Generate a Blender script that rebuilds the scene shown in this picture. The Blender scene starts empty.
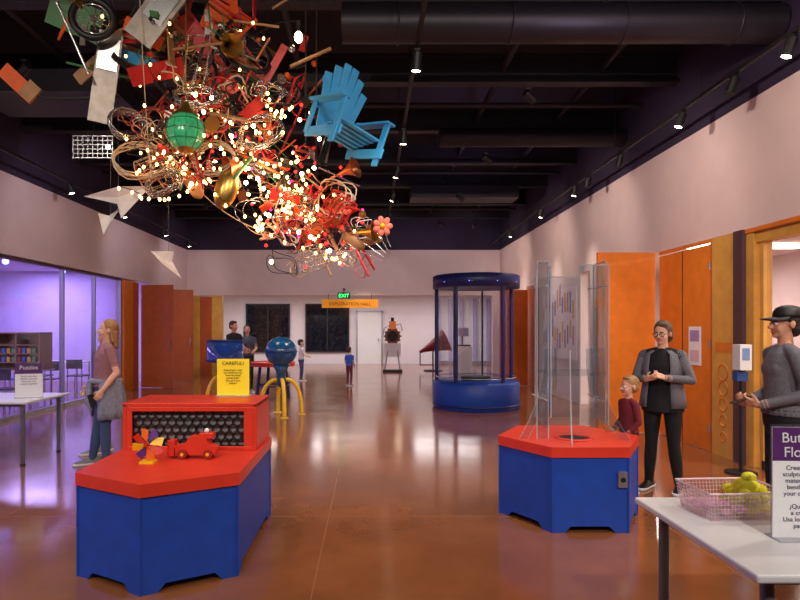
import bpy,bmesh,random
from math import *
from mathutils import Vector,Matrix,kdtree
random.seed(11)
V=Vector
sc=bpy.context.scene
try: sc.view_settings.view_transform='Standard'
except Exception as e: print(e)
COL=sc.collection
def lin(c):
    return tuple(((v/255)/12.92 if v/255<=.04045 else ((v/255+.055)/1.055)**2.4) for v in c)+(1,)
MC={}
def M(name,rgb=(200,200,200),rough=.5,metal=0,noise=.08,scale=12,bump=0,coat=0,emit=0,spec=.5):
    if name in MC: return MC[name]
    m=bpy.data.materials.new(name); m.use_nodes=True; nt=m.node_tree; b=nt.nodes['Principled BSDF']
    c=lin(rgb); b.inputs['Base Color'].default_value=c
    b.inputs['Roughness'].default_value=rough; b.inputs['Metallic'].default_value=metal
    b.inputs['Coat Weight'].default_value=coat; b.inputs['Specular IOR Level'].default_value=spec
    if emit: b.inputs['Emission Color'].default_value=c; b.inputs['Emission Strength'].default_value=emit
    elif noise:
        tc=nt.nodes.new('ShaderNodeTexCoord'); n=nt.nodes.new('ShaderNodeTexNoise'); n.inputs['Scale'].default_value=scale; n.inputs['Detail'].default_value=4
        r=nt.nodes.new('ShaderNodeValToRGB'); r.color_ramp.elements[0].position=.3; r.color_ramp.elements[1].position=.7
        r.color_ramp.elements[0].color=tuple(max(0,v*(1-noise)) for v in c[:3])+(1,); r.color_ramp.elements[1].color=tuple(min(1,v*(1+noise)) for v in c[:3])+(1,)
        nt.links.new(tc.outputs['Object'],n.inputs['Vector']); nt.links.new(n.outputs['Fac'],r.inputs['Fac']); nt.links.new(r.outputs['Color'],b.inputs['Base Color'])
        if bump:
            bp=nt.nodes.new('ShaderNodeBump'); bp.inputs['Strength'].default_value=bump; bp.inputs['Distance'].default_value=.01
            nt.links.new(n.outputs['Fac'],bp.inputs['Height']); nt.links.new(bp.outputs['Normal'],b.inputs['Normal'])
    MC[name]=m; return m
def GL(name,tint=(235,240,245),refl=.12,haze=0.0,hz=(230,230,240),mul=.5):
    if name in MC: return MC[name]
    m=bpy.data.materials.new(name); m.use_nodes=True; nt=m.node_tree; nt.nodes.remove(nt.nodes['Principled BSDF'])
    o=nt.nodes['Material Output']; t=nt.nodes.new('ShaderNodeBsdfTransparent'); t.inputs[0].default_value=lin(tint)
    g=nt.nodes.new('ShaderNodeBsdfGlossy'); g.inputs['Roughness'].default_value=.04
    lw=nt.nodes.new('ShaderNodeLayerWeight'); lw.inputs[0].default_value=.25
    mm=nt.nodes.new('ShaderNodeMath'); mm.operation='MULTIPLY_ADD'; mm.inputs[1].default_value=mul; mm.inputs[2].default_value=refl*.5
    mx=nt.nodes.new('ShaderNodeMixShader'); d=nt.nodes.new('ShaderNodeBsdfDiffuse'); d.inputs[0].default_value=lin(hz)
    m2=nt.nodes.new('ShaderNodeMixShader'); m2.inputs[0].default_value=haze
    L=nt.links.new
    L(lw.outputs['Facing'],mm.inputs[0]); L(mm.outputs[0],mx.inputs[0]); L(t.outputs[0],mx.inputs[1]); L(g.outputs[0],mx.inputs[2])
    L(mx.outputs[0],m2.inputs[1]); L(d.outputs[0],m2.inputs[2]); L(m2.outputs[0],o.inputs[0])
    MC[name]=m; return m

def empty(name,loc=(0,0,0),rz=0,s=1):
    e=bpy.data.objects.new(name,None); e.location=loc; e.rotation_euler=(0,0,rz); e.scale=(s,s,s); e.empty_display_size=.1; COL.objects.link(e); return e
class MB:
    def __init__(s): s.v=[];s.f=[];s.m=[];s.sm=[];s.ml=[]
    def add(s,vs,fs,mat,smooth=False):
        if mat not in s.ml: s.ml.append(mat)
        k=s.ml.index(mat); o=len(s.v); s.v+= [V(v) for v in vs]
        for f in fs: s.f.append([i+o for i in f]); s.m.append(k); s.sm.append(smooth)
    def box(s,c,d,mat,R=None):
        c=V(c); vs=[]
        for z in(-.5,.5):
            for x,y in((-.5,-.5),(.5,-.5),(.5,.5),(-.5,.5)):
                p=V((x*d[0],y*d[1],z*d[2]))
                if R: p=R@p
                vs.append(c+p)
        s.add(vs,[(3,2,1,0),(4,5,6,7),(0,1,5,4),(1,2,6,5),(2,3,7,6),(3,0,4,7)],mat)
    def bb(s,a,b,mat):
        s.box([(a[i]+b[i])/2 for i in range(3)],[abs(b[i]-a[i]) for i in range(3)],mat)
    def prism(s,poly,z0,z1,mat,M4=None,smooth=False):
        n=len(poly); vs=[V((x,y,z0)) for x,y in poly]+[V((x,y,z1)) for x,y in poly]
        if M4: vs=[M4@v for v in vs]
        s.add(vs,[tuple(range(n-1,-1,-1)),tuple(range(n,2*n))],mat)
        s.add(vs,[(i,(i+1)%n,(i+1)%n+n,i+n) for i in range(n)],mat,smooth)
    def tube(s,pts,r,mat,n=8,closed=False,caps=True):
        pts=[V(p) for p in pts]; N=len(pts); rs=r if isinstance(r,(list,tuple)) else [r]*N
        vs=[];fs=[];u=None
        for i,p in enumerate(pts):
            if closed: t=(pts[(i+1)%N]-pts[i-1])
            else: t=pts[min(i+1,N-1)]-pts[max(i-1,0)]
            if t.length<1e-9: t=V((0,0,1))
            t.normalize()
            if u is None:
                u=t.orthogonal().normalized()
            else:
                u=(u-t*u.dot(t)); 
                if u.length<1e-6: u=t.orthogonal()
                u.normalize()
            w=t.cross(u)
            for k in range(n):
                a=2*pi*k/n; vs.append(p+(u*cos(a)+w*sin(a))*rs[i])
        for i in range(N if closed else N-1):
            j=(i+1)%N
            for k in range(n):
                k2=(k+1)%n; fs.append((i*n+k,i*n+k2,j*n+k2,j*n+k))
        s.add(vs,fs,mat,True)
        if caps and not closed: s.add(vs,[tuple(range(n-1,-1,-1)),tuple((N-1)*n+k for k in range(n))],mat)
    def cyl(s,a,b,r,mat,r2=None,n=20): s.tube([a,b],[r,r if r2 is None else r2],mat,n)
    def ring(s,c,R,r,mat,ax=(0,0,1),n=28,k=6):
        q=V(ax).normalized().to_track_quat('Z','Y'); c=V(c)
        s.tube([c+q@V((R*cos(2*pi*i/n),R*sin(2*pi*i/n),0)) for i in range(n)],r,mat,k,True)
    def sph(s,c,r,mat,n=14,m=9,R=None):
        c=V(c); r=r if isinstance(r,(list,tuple)) else (r,r,r); vs=[];fs=[]
        for j in range(m+1):
            a=pi*j/m
            for i in range(n):
                b=2*pi*i/n; p=V((r[0]*sin(a)*cos(b),r[1]*sin(a)*sin(b),r[2]*cos(a)))
                if R: p=R@p
                vs.append(c+p)
        for j in range(m):
            for i in range(n):
                i2=(i+1)%n; fs.append((j*n+i,(j+1)*n+i,(j+1)*n+i2,j*n+i2))
        s.add(vs,fs,mat,True)
    def lathe(s,c,prof,mat,n=32,a0=0,a1=2*pi):
        c=V(c); full=abs(a1-a0-2*pi)<1e-6; k=n if full else n+1; vs=[];fs=[]
        for r,z in prof:
            for i in range(k):
                a=a0+(a1-a0)*i/n; vs.append(c+V((r*cos(a),r*sin(a),z)))
        for j in range(len(prof)-1):
            for i in range(n):
                i2=(i+1)%k; fs.append((j*k+i,j*k+i2,(j+1)*k+i2,(j+1)*k+i))
        s.add(vs,fs,mat,True)
    def make(s,name,parent=None,bevel=0,solid=0):
        me=bpy.data.meshes.new(name); me.from_pydata([tuple(v) for v in s.v],[],s.f)
        for m in s.ml: me.materials.append(m)
        me.polygons.foreach_set('material_index',s.m); me.polygons.foreach_set('use_smooth',s.sm); me.update()
        o=bpy.data.objects.new(name,me); COL.objects.link(o)
        if parent: o.parent=parent
        if solid: 
            md=o.modifiers.new('s','SOLIDIFY'); md.thickness=solid
        if bevel:
            md=o.modifiers.new('b','BEVEL'); md.width=bevel; md.segments=2; md.limit_method='ANGLE'
        return o
def one(name,fn,parent=None,**k):
    b=MB(); fn(b); return b.make(name,parent,**k)
def text(name,body,loc,size,mat,parent=None,rot=(pi/2,0,0),align='CENTER'):
    cu=bpy.data.curves.new(name,'FONT'); cu.body=body; cu.size=size; cu.align_x=align; cu.extrude=.0006; cu.materials.append(mat)
    o=bpy.data.objects.new(name,cu); o.location=loc; o.rotation_euler=rot; COL.objects.link(o)
    if parent:o.parent=parent
    return o
def light(name,kind,loc,power,col=(1,1,1),aim=None,size=.1,spot=100,blend=.6,parent=None,sy=None):
    l=bpy.data.lights.new(name,kind); l.energy=power; l.color=col
    if kind=='AREA':
        l.size=size
        if sy: l.shape='RECTANGLE'; l.size_y=sy
    else: l.shadow_soft_size=size
    if kind=='SPOT': l.spot_size=radians(spot); l.spot_blend=blend
    o=bpy.data.objects.new(name,l); o.location=loc; COL.objects.link(o)
    if aim: o.rotation_euler=(V(aim)-V(loc)).to_track_quat('-Z','Y').to_euler()
    if parent: o.parent=parent
    return o

# ---------------- materials
wallm=M('wall_paint',(228,205,200),.75,noise=.03,scale=3)
wallw=M('gallery_paint',(226,218,224),.8,noise=.02,scale=3)
dark=M('ceiling_dark',(24,20,24),.8,noise=.25,scale=2)
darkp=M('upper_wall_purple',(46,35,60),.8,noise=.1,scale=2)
steel=M('dark_steel',(34,30,36),.55,.1)
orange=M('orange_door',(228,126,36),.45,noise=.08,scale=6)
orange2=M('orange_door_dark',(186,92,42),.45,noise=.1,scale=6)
tan=M('tan_wood',(216,162,72),.5,noise=.12,scale=5)
purpf=M('purple_frame',(84,56,64),.5)
alum=M('aluminium',(175,172,180),.35,.8)
black=M('black',(18,17,20),.5)
white=M('white_plastic',(232,232,234),.4,noise=.02)
redp=M('red_laminate',(210,54,34),.38,noise=.05,scale=10)
bluep=M('blue_laminate',(16,66,168),.45,noise=.12,scale=9)
navy=M('navy_paint',(24,32,96),.4,noise=.1)
yellow=M('yellow_paint',(240,190,20),.4)
yelpap=M('yellow_paper',(252,230,40),.7,noise=.03)
acr=GL('acrylic',(240,244,247),.1,.02,mul=.4)
acredge=GL('acrylic_edge',(225,236,244),.4,.35)
glassw=GL('window_glass',(236,232,246),.06,.02,(190,180,230),mul=.14)
# floor
def floormat():
    m=bpy.data.materials.new('polished_concrete'); m.use_nodes=True; nt=m.node_tree; b=nt.nodes['Principled BSDF']; L=nt.links.new; N=nt.nodes.new
    tc=N('ShaderNodeTexCoord'); n=N('ShaderNodeTexNoise'); n.inputs['Scale'].default_value=.9; n.inputs['Detail'].default_value=9; n.inputs['Roughness'].default_value=.6
    r=N('ShaderNodeValToRGB'); e=r.color_ramp.elements; e[0].position=.25; e[0].color=lin((110,64,40)); e[1].position=.78; e[1].color=lin((152,94,58))
    br=N('ShaderNodeTexBrick'); br.offset=0; br.inputs['Scale'].default_value=1; br.inputs['Brick Width'].default_value=2.75; br.inputs['Row Height'].default_value=2.75; br.inputs['Mortar Size'].default_value=.004; br.inputs['Mortar Smooth'].default_value=0
    br.inputs['Color1'].default_value=(0,0,0,1);br.inputs['Color2'].default_value=(0,0,0,1);br.inputs['Mortar'].default_value=(1,1,1,1)
    mp=N('ShaderNodeMapping'); mp.inputs['Location'].default_value=(.35,.4,0)
    mx=N('ShaderNodeMixRGB'); mx.inputs['Color2'].default_value=lin((180,135,100))
    mf=N('ShaderNodeMath'); mf.operation='MULTIPLY'; mf.inputs[1].default_value=.3
    n2=N('ShaderNodeTexNoise'); n2.inputs['Scale'].default_value=2.2; n2.inputs['Detail'].default_value=4
    mr=N('ShaderNodeMapRange'); mr.inputs['To Min'].default_value=.08; mr.inputs['To Max'].default_value=.2
    bp=N('ShaderNodeBump'); bp.inputs['Strength'].default_value=.03; bp.inputs['Distance'].default_value=.01
    L(tc.outputs['Object'],n.inputs['Vector']);L(tc.outputs['Object'],n2.inputs['Vector']);L(tc.outputs['Object'],mp.inputs[0]);L(mp.outputs[0],br.inputs['Vector'])
    L(n.outputs['Fac'],r.inputs['Fac']);L(r.outputs['Color'],mx.inputs['Color1']);L(br.outputs['Color'],mf.inputs[0]);L(mf.outputs[0],mx.inputs['Fac']);L(mx.outputs[0],b.inputs['Base Color'])
    L(n2.outputs['Fac'],mr.inputs['Value']);L(mr.outputs[0],b.inputs['Roughness']);L(n2.outputs['Fac'],bp.inputs['Height']);L(bp.outputs[0],b.inputs['Normal'])
    b.inputs['Specular IOR Level'].default_value=1.0
    return m
fm=floormat()
XL,XR,YB,YF=-6.18,4.4,20.3,-4
one('floor',lambda b:b.bb((-13,YF,-.1),(10,27.2,0),fm))
one('ceiling',lambda b:b.bb((XL-.2,YF,5.9),(XR+.2,YB+.2,6.0),dark))
# right wall
def f(b):
    b.bb((XR,YF,2.75),(XR+.18,YB,4.24),wallm)
    b.bb((XR,9.95,0),(XR+.18,12.0,2.75),wallm)
    b.bb((XR,12.6,0),(XR+.18,15.6,2.75),wallm)
    b.bb((XR,16.9,0),(XR+.18,YB,2.75),wallm)
    b.bb((XR,YF,0),(XR+.18,2.2,2.75),wallm)
one('wall_right',f)
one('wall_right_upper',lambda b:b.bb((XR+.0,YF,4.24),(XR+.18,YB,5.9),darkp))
one('trim_1',lambda b:b.bb((XR-.015,YF,2.7),(XR,9.1,2.75),orange))
# left wall
def f(b):
    b.bb((XL-.18,YF,2.85),(XL,YB,4.24),wallm)
    b.bb((XL-.18,YF,0),(XL,3,2.85),wallm)
    b.bb((XL-.18,15,0),(XL-.1,16,2.85),wallm)
    b.bb((XL-.18,17.8,0),(XL,YB,2.85),wallm)
one('wall_left',f)
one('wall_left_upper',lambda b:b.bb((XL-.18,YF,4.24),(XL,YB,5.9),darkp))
def f(b):
    b.bb((XL,YB,2.7),(XR,YB+.18,4.24),wallm)
    b.bb((XL,YB,0),(-5.75,YB+.18,2.7),tan)
    b.bb((-5.35,YB,0),(-5.0,YB+.18,2.7),tan)
    b.bb((4.15,YB,0),(XR,YB+.18,2.7),wallm)
one('wall_back',f)
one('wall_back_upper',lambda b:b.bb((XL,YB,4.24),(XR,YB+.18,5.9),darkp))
one('wall_front',lambda b:b.bb((XL-.18,YF-.18,0),(XR+.18,YF,5.9),wallm))
# gallery beyond
def f(b):
    b.bb((-8,26.8,0),(8,27,3.1),wallw)
one('wall_gallery_back',f)
one('wall_gallery_left',lambda b:b.bb((-8.2,YB+.2,0),(-8,27,3.1),wallw))
one('wall_gallery_right',lambda b:b.bb((6.3,YB+.2,0),(6.5,26.8,3.1),wallw))
one('ceiling_gallery',lambda b:b.bb((-8.2,YB+.2,3.1),(8,27,3.2),wallw))
for i,(x0,x1) in enumerate(((-5.5,-3.6),(-2.85,-.95))):
    def f(b,x0=x0,x1=x1):
        m=M('night_glass',(24,26,36),.12,noise=.9,scale=9)
        b.bb((x0,26.74,.55),(x1,26.79,2.65),m)
        for x in (x0,x1,(x0+x1)/2): b.bb((x-.03,26.7,.52),(x+.03,26.79,2.68),steel)
        for z in (.55,2.65): b.bb((x0-.03,26.7,z-.03),(x1+.03,26.79,z+.03),steel)
    one('window_%d'%(i+1),f)
def f(b):
    b.bb((-.55,26.72,0),(.5,26.79,2.3),white)
    b.bb((-.62,26.7,0),(-.55,26.79,2.37),alum); b.bb((.5,26.7,0),(.57,26.79,2.37),alum); b.bb((-.62,26.7,2.3),(.57,26.79,2.37),alum)
    b.bb((.35,26.66,1.0),(.4,26.72,1.15),alum)
one('door_1',f)
def f(b):
    for x in (3.0,3.5,4.0,4.6,5.2): b.bb((x,26.6,0),(x+.12,26.78,2.9),M('lilac_rib',(170,160,200),.6))
    b.bb((2.9,26.55,0),(5.4,26.8,.15),alum)
one('trim_2',f)
# left room
pw=M('purple_wall',(205,190,230),.8,noise=.05,scale=2)
one('wall_classroom_back',lambda b:b.bb((-12.7,2,0),(-12.5,18.2,3.3),pw))
one('wall_classroom_far',lambda b:b.bb((-12.5,18,0),(XL-.18,18.2,3.3),pw))
one('wall_classroom_near',lambda b:b.bb((-12.5,1.8,0),(XL-.18,2,3.3),pw))
one('ceiling_classroom',lambda b:b.bb((-12.7,1.8,3.3),(XL-.18,18.2,3.4),pw))
def f(b):
    b.bb((XL-.1,3,.06),(XL-.08,15,2.8),glassw)
    for y in (3,5.3,7.6,9.9,12.2,13.6,15): b.bb((XL-.13,y-.025,0),(XL-.04,y+.025,2.84),alum)
    b.bb((XL-.13,3,0),(XL-.04,15,.07),alum); b.bb((XL-.14,3,2.79),(XL-.03,15,2.84),purpf)
one('window_3',f)
# doors
def doorpan(name,a,b_,h,mat,th=.05,handle=True):
    a=V((a[0],a[1],0)); c=V((b_[0],b_[1],0)); d=(c-a); L=d.length; ang=atan2(d.y,d.x)
    e=empty(name,a,ang)
    one('panel',lambda b:b.bb((0,-th/2,.01),(L,th/2,h),mat),e,bevel=.004)
    def g(b):
        for s in(-1,1):
            b.tube([(L-.1,s*(th/2-.004),1.0),(L-.1,s*(th/2+.05),1.02),(L-.1,s*(th/2+.05),1.28),(L-.1,s*(th/2-.004),1.3)],.012,alum)
        for z in (.3,1.3,h-.3): b.cyl((0.01,-th/2-.005,z-.05),(0.01,-th/2-.005,z+.05),.012,alum)
    one('handle',g,e)
    return e
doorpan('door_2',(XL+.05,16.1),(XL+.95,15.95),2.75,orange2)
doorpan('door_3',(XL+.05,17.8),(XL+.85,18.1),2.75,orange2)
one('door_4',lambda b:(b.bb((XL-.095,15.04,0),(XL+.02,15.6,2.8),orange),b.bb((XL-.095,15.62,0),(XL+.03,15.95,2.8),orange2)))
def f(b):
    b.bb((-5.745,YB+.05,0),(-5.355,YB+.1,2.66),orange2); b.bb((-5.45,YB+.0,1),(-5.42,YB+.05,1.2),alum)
one('door_5',f)
# right doors
doorpan('door_6',(XR-.05,9.17),(XR-.95,9.12),2.75,orange)
def f(b):
    b.bb((XR-.01,7.72,.01),(XR+.04,8.42,2.68),orange); b.bb((XR-.01,8.44,.01),(XR+.04,9.1,2.68),orange)
    b.bb((XR-.02,7.68,0),(XR+.1,7.72,2.7),orange2);
    b.bb((XR-.012,8.42,.01),(XR+.03,8.44,2.68),black)
    for y in (8.36,8.5):
        b.tube([(XR-.005,y,.95),(XR-.06,y,.98),(XR-.06,y,1.22),(XR-.005,y,1.25)],.012,alum)
    for z in(.3,1.4,2.4): b.cyl((XR-.02,7.74,z-.05),(XR-.02,7.74,z+.05),.012,alum)
one('door_7',f)
def f(b):
    b.bb((XR-.02,7.2,0),(XR+.18,7.68,2.75),tan)
    for i in range(5): b.ring((XR-.021,7.44,1.05-i*.2),.1-.01*i,.008,orange,(1,0,0),20)
    b.bb((XR-.024,7.24,1.3),(XR-.02,7.6,1.42),orange)
one('trim_3',f)
one('trim_4',lambda b:(b.bb((XR-.05,7.02,0),(XR+.18,7.19,2.75),purpf),b.bb((XR+.0,6.88,0),(XR+.16,7.02,2.75),tan)))
def f(b):
    b.bb((XR+.08,2.2,.06),(XR+.1,6.8,2.6),GL('window_glass2',(240,235,235),.06,.01,mul=.2))
    for y in(2.25,4.0,5.4,6.8): b.bb((XR+.04,y-.03,0),(XR+.14,y+.03,2.6),tan if y>6 else purpf)
    b.bb((XR+.02,2.2,2.58),(XR+.16,6.87,2.75),tan); b.bb((XR+.04,2.2,0),(XR+.14,6.8,.1),purpf)
one('window_4',f)
one('wall_workshop_back',lambda b:b.bb((9.6,1.8,0),(9.8,20,3.3),wallw))
one('wall_workshop_far',lambda b:b.bb((XR+.18,19.8,0),(9.6,20,3.3),wallw))
one('wall_workshop_near',lambda b:b.bb((XR+.18,1.6,0),(9.8,1.8,3.3),wallw))
one('ceiling_workshop',lambda b:b.bb((XR+.18,1.6,3.3),(9.8,20,3.4),wallw))
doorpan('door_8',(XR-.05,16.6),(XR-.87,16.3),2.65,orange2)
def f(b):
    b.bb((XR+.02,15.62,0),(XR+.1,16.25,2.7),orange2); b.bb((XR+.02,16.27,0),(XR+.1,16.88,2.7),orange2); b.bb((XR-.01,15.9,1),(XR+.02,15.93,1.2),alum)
one('door_9',f)
def f(b):
    b.bb((XR-.03,12.7,.9),(XR-.01,15.2,2.5),M('mural_panel',(236,216,222),.5))
    for i in range(26):
        y=12.85+(i%13)*.18; z=1.1+(i//13)*.7+random.random()*.3
        b.bb((XR-.036,y,z),(XR-.031,y+.1,z+.3+random.random()*.2),M('mural_%d'%(i%3),((190,140,160),(220,170,90),(140,130,180))[i%3],.6))
one('wall_mural',f)
# workshop contents
def f(b):
    for z in(.05,.6,1.15,1.7,2.2): b.bb((8.9,7,z),(9.5,11,z+.04),tan)
    for y in(7,9,11): b.bb((8.9,y-.02,0),(9.5,y+.02,2.24),tan)
    cs=[(200,60,50),(50,100,180),(230,190,60),(90,160,90)]
    for i in range(28):
        y=7.15+(i%7)*.53; z=(.09,.64,1.19,1.74)[i//7]; b.bb((9.0,y,z),(9.35,y+.38,z+.3),M('bin_%d'%(i%4),cs[i%4],.5))
one('storage_shelf',f)
def f(b):
    b.bb((6.0,6.3,.72),(7.4,8.4,.76),white)
    for x in(6.1,7.3):
        for y in(6.4,8.3): b.cyl((x,y,0),(x,y,.72),.03,alum)
one('workshop_table',f)
def f(b):
    for y in (7,9.5,12): b.bb((5.4,y,3.2),(8.6,y+.16,3.27),M('tube_light',(255,244,225),emit=6))
one('ceiling_light_strip',f)

# ---------------- ceiling structure
def f(b):
    y=4.4
    while y<YB:
        b.bb((XL,y-.09,5.46),(XR,y+.09,5.5),steel); b.bb((XL,y-.09,5.09),(XR,y+.09,5.13),steel); b.bb((XL,y-.02,5.13),(XR,y+.02,5.46),steel); y+=2.1
    for x in (-4.2,-1.0,1.9,3.3): b.cyl((x,2,5.3),(x,YB-.05,5.3),.045,steel,n=10)
    for y in (9.7,13.9,18.1): b.cyl((XL,y,5.2),(XR,y,5.2),.04,steel,n=10)
one('ceiling_structure',f)
duct=M('duct',(44,38,46),.45,.4)
def f(b):
    b.cyl((-.3,6.45,4.87),(XR-.02,6.45,4.87),.2,duct,n=28)
    for x in (.3,1.5,2.7,3.9): b.ring((x,6.45,4.87),.203,.012,duct,(1,0,0))
one('air_duct',f)
one('air_duct',lambda b:b.cyl((1.2,10.4,4.9),(XR-.02,10.4,4.9),.16,duct,n=24))
one('air_duct',lambda b:b.bb((-5.4,8,4.76),(-3.4,9,5.06),duct))
one('air_duct',lambda b:b.bb((1.0,14.5,4.76),(3.6,15.2,5.06),duct))
lens=M('lamp_lens',(255,232,198),emit=32)
def track(name,x,z,y0,y1):
    def f(b):
        b.bb((x-.02,y0,z+.08),(x+.02,y1,z+.12),black)
        y=y0+.3
        while y<y1: b.cyl((x,y,z+.12),(x,y,z+.3 if x>0 and (5.9<y<7) else 5.9),.006,black,n=6); y+=2.5
    one(name,f)
track('ceiling_light_track',4.0,4.3,2,YB-.1); track('ceiling_light_track',.47,4.3,2,YB-.1); track('ceiling_light_track',-5.75,4.3,2,YB-.1); track('ceiling_light_track',-2.6,4.5,2,YB-.1)
def spot(x,y,z,aim,power,lit=True,col=(1,.88,.73),ang=75):
    p=V((x,y,z)); d=(V(aim)-p).normalized()
    e=empty('track_light',p)
    def f(b):
        b.cyl((0,0,.07),(0,0,.0),.012,black,n=8); b.bb((-.03,-.05,.055),(.03,.05,.078),black)
        b.cyl(-d*.05,d*.12,.05,black,n=18); 
        b.ring(d*.12,.048,.006,black,tuple(d),18)
        b.cyl(d*.112,d*.123,.044,lens if lit else steel,n=18)
    one('housing',f,e)
    if lit and power: light('spot_lamp','SPOT',d*.15,power,col,tuple(d*.15+d),.05,ang,.7,e)
for y,lit in((3.6,1),(5.7,1),(6.6,0),(7.7,1),(9.6,0),(11,0),(11.7,1),(14,1),(17,1)):
    spot(4.0,y,4.3,(2.6 if y<8 else 3.2,y+.4,0),200,lit)
for y in (4.2,6.0,8.4,10.3,12.2,14.5,17,19): spot(.47,y,4.3,((.2 if y<9 else -.8),y+.6,0),230,1)
for y in (4,6.5,9,11.5,14,16.8,19): spot(-5.75,y,4.3,(-4.6,y+.3,0),110,y not in(9,),(.98,.84,.82))
for y in (3,6.8,10,13.3,16.5): spot(-2.6,y,4.5,(-2.3,y+.3,0),190,1)
for x in(-4.5,-1.5,1.5,3.8): spot(x,-1.5,4.55,(x*1.05,6.5,1.0),480,1,(1,.91,.81),80)  # fill spots added unseen behind the camera, on no track, to brighten the fronts
for y in (2.8,5.2,7.6,10.4,13.5,17): spot(2.0,y,4.55,(4.4,y+1.2,3.1),110,1,(1,.8,.7),100)
for y in (3.2,6.8,10.4,14.4,18): spot(-3.9,y,4.55,(-6.2,y+1.2,3.3),50,1,(.9,.8,.98),100)
for x in(-3,.3,3): spot(x,17.2,4.55,(x,20.3,3.4),50,1,(.9,.8,.95),110)
light('uplight_lamp_1','SPOT',(2,12,4.2),32,(.5,.4,1),(2,12.5,6),.2,150)
light('uplight_lamp_2','SPOT',(-3,10,4.2),22,(.7,.55,1),(-3,11,6),.2,150)
light('uplight_lamp_3','SPOT',(2.5,5,4.2),30,(.8,.65,1),(2.5,6,6),.2,150)
# rooms
for x in(-5,-1,3): light('gallery_lamp','AREA',(x,23.6,3.05),105,(1,.95,.95),(x,23.6,0),2.5)
for y in(5,9,13,16.5): light('classroom_lamp','AREA',(-9.3,y,3.25),175,(.6,.52,1),(-9.3,y,0),1.6)
for y in(5,9,14): light('workshop_lamp','AREA',(7,y,3.15),230,(1,.88,.78),(7,y,0),1.5)
def f(b):
    for x in(-4,-1.5,1.2,3.5):
        for y in(22,25): b.cyl((x,y,3.08),(x,y,3.1),.1,lens)
one('gallery_downlight',f)
def f(b):
    for y in(6,8.5,11,13.5,16): b.sph((-8.2,y,3.1),.07,M('blue_bulb',(120,140,255),emit=14)); 
    for y in(6,8.5,11,13.5,16): b.cyl((-8.2,y,3.16),(-8.2,y,3.3),.02,black)
one('classroom_pendant',f)
w=bpy.data.worlds.new('w'); sc.world=w; w.use_nodes=True; w.node_tree.nodes['Background'].inputs[0].default_value=(.3,.25,.4,1); w.node_tree.nodes['Background'].inputs[1].default_value=.3

# ---------------- signs
def f(b):
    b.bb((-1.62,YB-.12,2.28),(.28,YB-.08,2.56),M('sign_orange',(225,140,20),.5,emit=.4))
    for x in(-1.4,.05): b.cyl((x,YB-.1,2.56),(x,YB-.1,2.75),.01,steel)
e=empty('hanging_banner_sign'); one('board',f,e); text('lettering','EXPLORATION HALL',(-.67,YB-.125,2.36),.15,M('brown_ink',(90,50,10)),e)
e=empty('exit_sign')
def f(b):
    b.bb((-1.08,YB-.35,2.58),(-.66,YB-.3,2.78),M('exit_body',(30,60,40))); b.cyl((-.87,YB-.32,2.78),(-.87,YB-.32,2.9),.015,steel)
    b.bb((-.9,YB-.33,2.88),(-.84,YB,2.92),steel)
one('housing',f,e); text('lettering','EXIT',(-.87,YB-.352,2.62),.17,M('exit_green',(60,255,120),emit=3),e)

# ---------------- pedestals
def pedestal(e,poly,cut=.05):
    n=len(poly)
    b=MB()
    cx=sum(p[0] for p in poly)/n; cy=sum(p[1] for p in poly)/n
    for i in range(n):
        a=V((poly[i][0],poly[i][1],0)); c=V((poly[(i+1)%n][0],poly[(i+1)%n][1],0)); d=c-a; L=d.length; d.normalize()
        nrm=V((d.y,-d.x,0))
        prof=[(0,0),(.1,0),(.15,cut),(L-.15,cut),(L-.1,0),(L,0),(L,.59),(0,.59)]
        Mx=Matrix(((d.x,0,-nrm.x,a.x),(d.y,0,-nrm.y,a.y),(0,1,0,0),(0,0,0,1)))
        b.prism(prof,0.004,.024,bluep,Mx)
        b.cyl((a.x*.995+cx*.005,a.y*.995+cy*.005,0.0),(a.x*.995+cx*.005,a.y*.995+cy*.005,.59),.008,bluep,n=8)
    b.prism([(cx+(x-cx)*.97,cy+(y-cy)*.97) for x,y in poly],.1,.13,black)
    b.make('cabinet',e)
    b=MB(); o=[(cx+(x-cx)*1.02,cy+(y-cy)*1.02) for x,y in poly]
    b.prism(o,.59,.67,redp); b.make('lid',e,bevel=.008)
e=empty('wind_car_exhibit')
P=[(-1.37,3.57),(-.85,3.87),(-.85,5.12),(-1.89,5.12),(-1.89,3.87)]
pedestal(e,P)
def f(b):
    x0,x1,y0,y1=-1.88,-.86,4.56,5.12
    b.bb((x0,y0,.67),(x0+.03,y1,1.02),redp); b.bb((x1-.03,y0,.67),(x1,y1,1.02),redp); b.bb((x0,y0,1.0),(x1,y1,1.03),redp); b.bb((x0+.03,y0,.67),(x1-.03,y0+.02,.70),redp)
    b.bb((x0+.03,y0,.965),(x1-.03,y0+.02,1.0),redp); b.bb((x0+.03,y0,.7),(x0+.07,y0+.02,.965),redp); b.bb((x1-.1,y0,.7),(x1-.03,y0+.02,.965),redp)
    b.bb((x0+.03,y1-.02,.67),(x1-.03,y1,1.0),redp)
one('fan_hood',f,e,bevel=.004)
def f(b):
    b.bb((-1.82,4.63,.70),(-.92,4.65,.97),M('grille_back',(140,136,142),.6))
    s=.036; r=0
    z=.72
    while z<.96:
        x=-1.8+(r%2)*s*.87
        while x<-.95:
            b.tube([(x+s*sin(k*pi/3),4.595,z+s*cos(k*pi/3)) for k in range(6)],.0105,black,4,True); x+=s*1.74
        z+=s*1.5; r+=1
one('honeycomb_grille',f,e)
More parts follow.
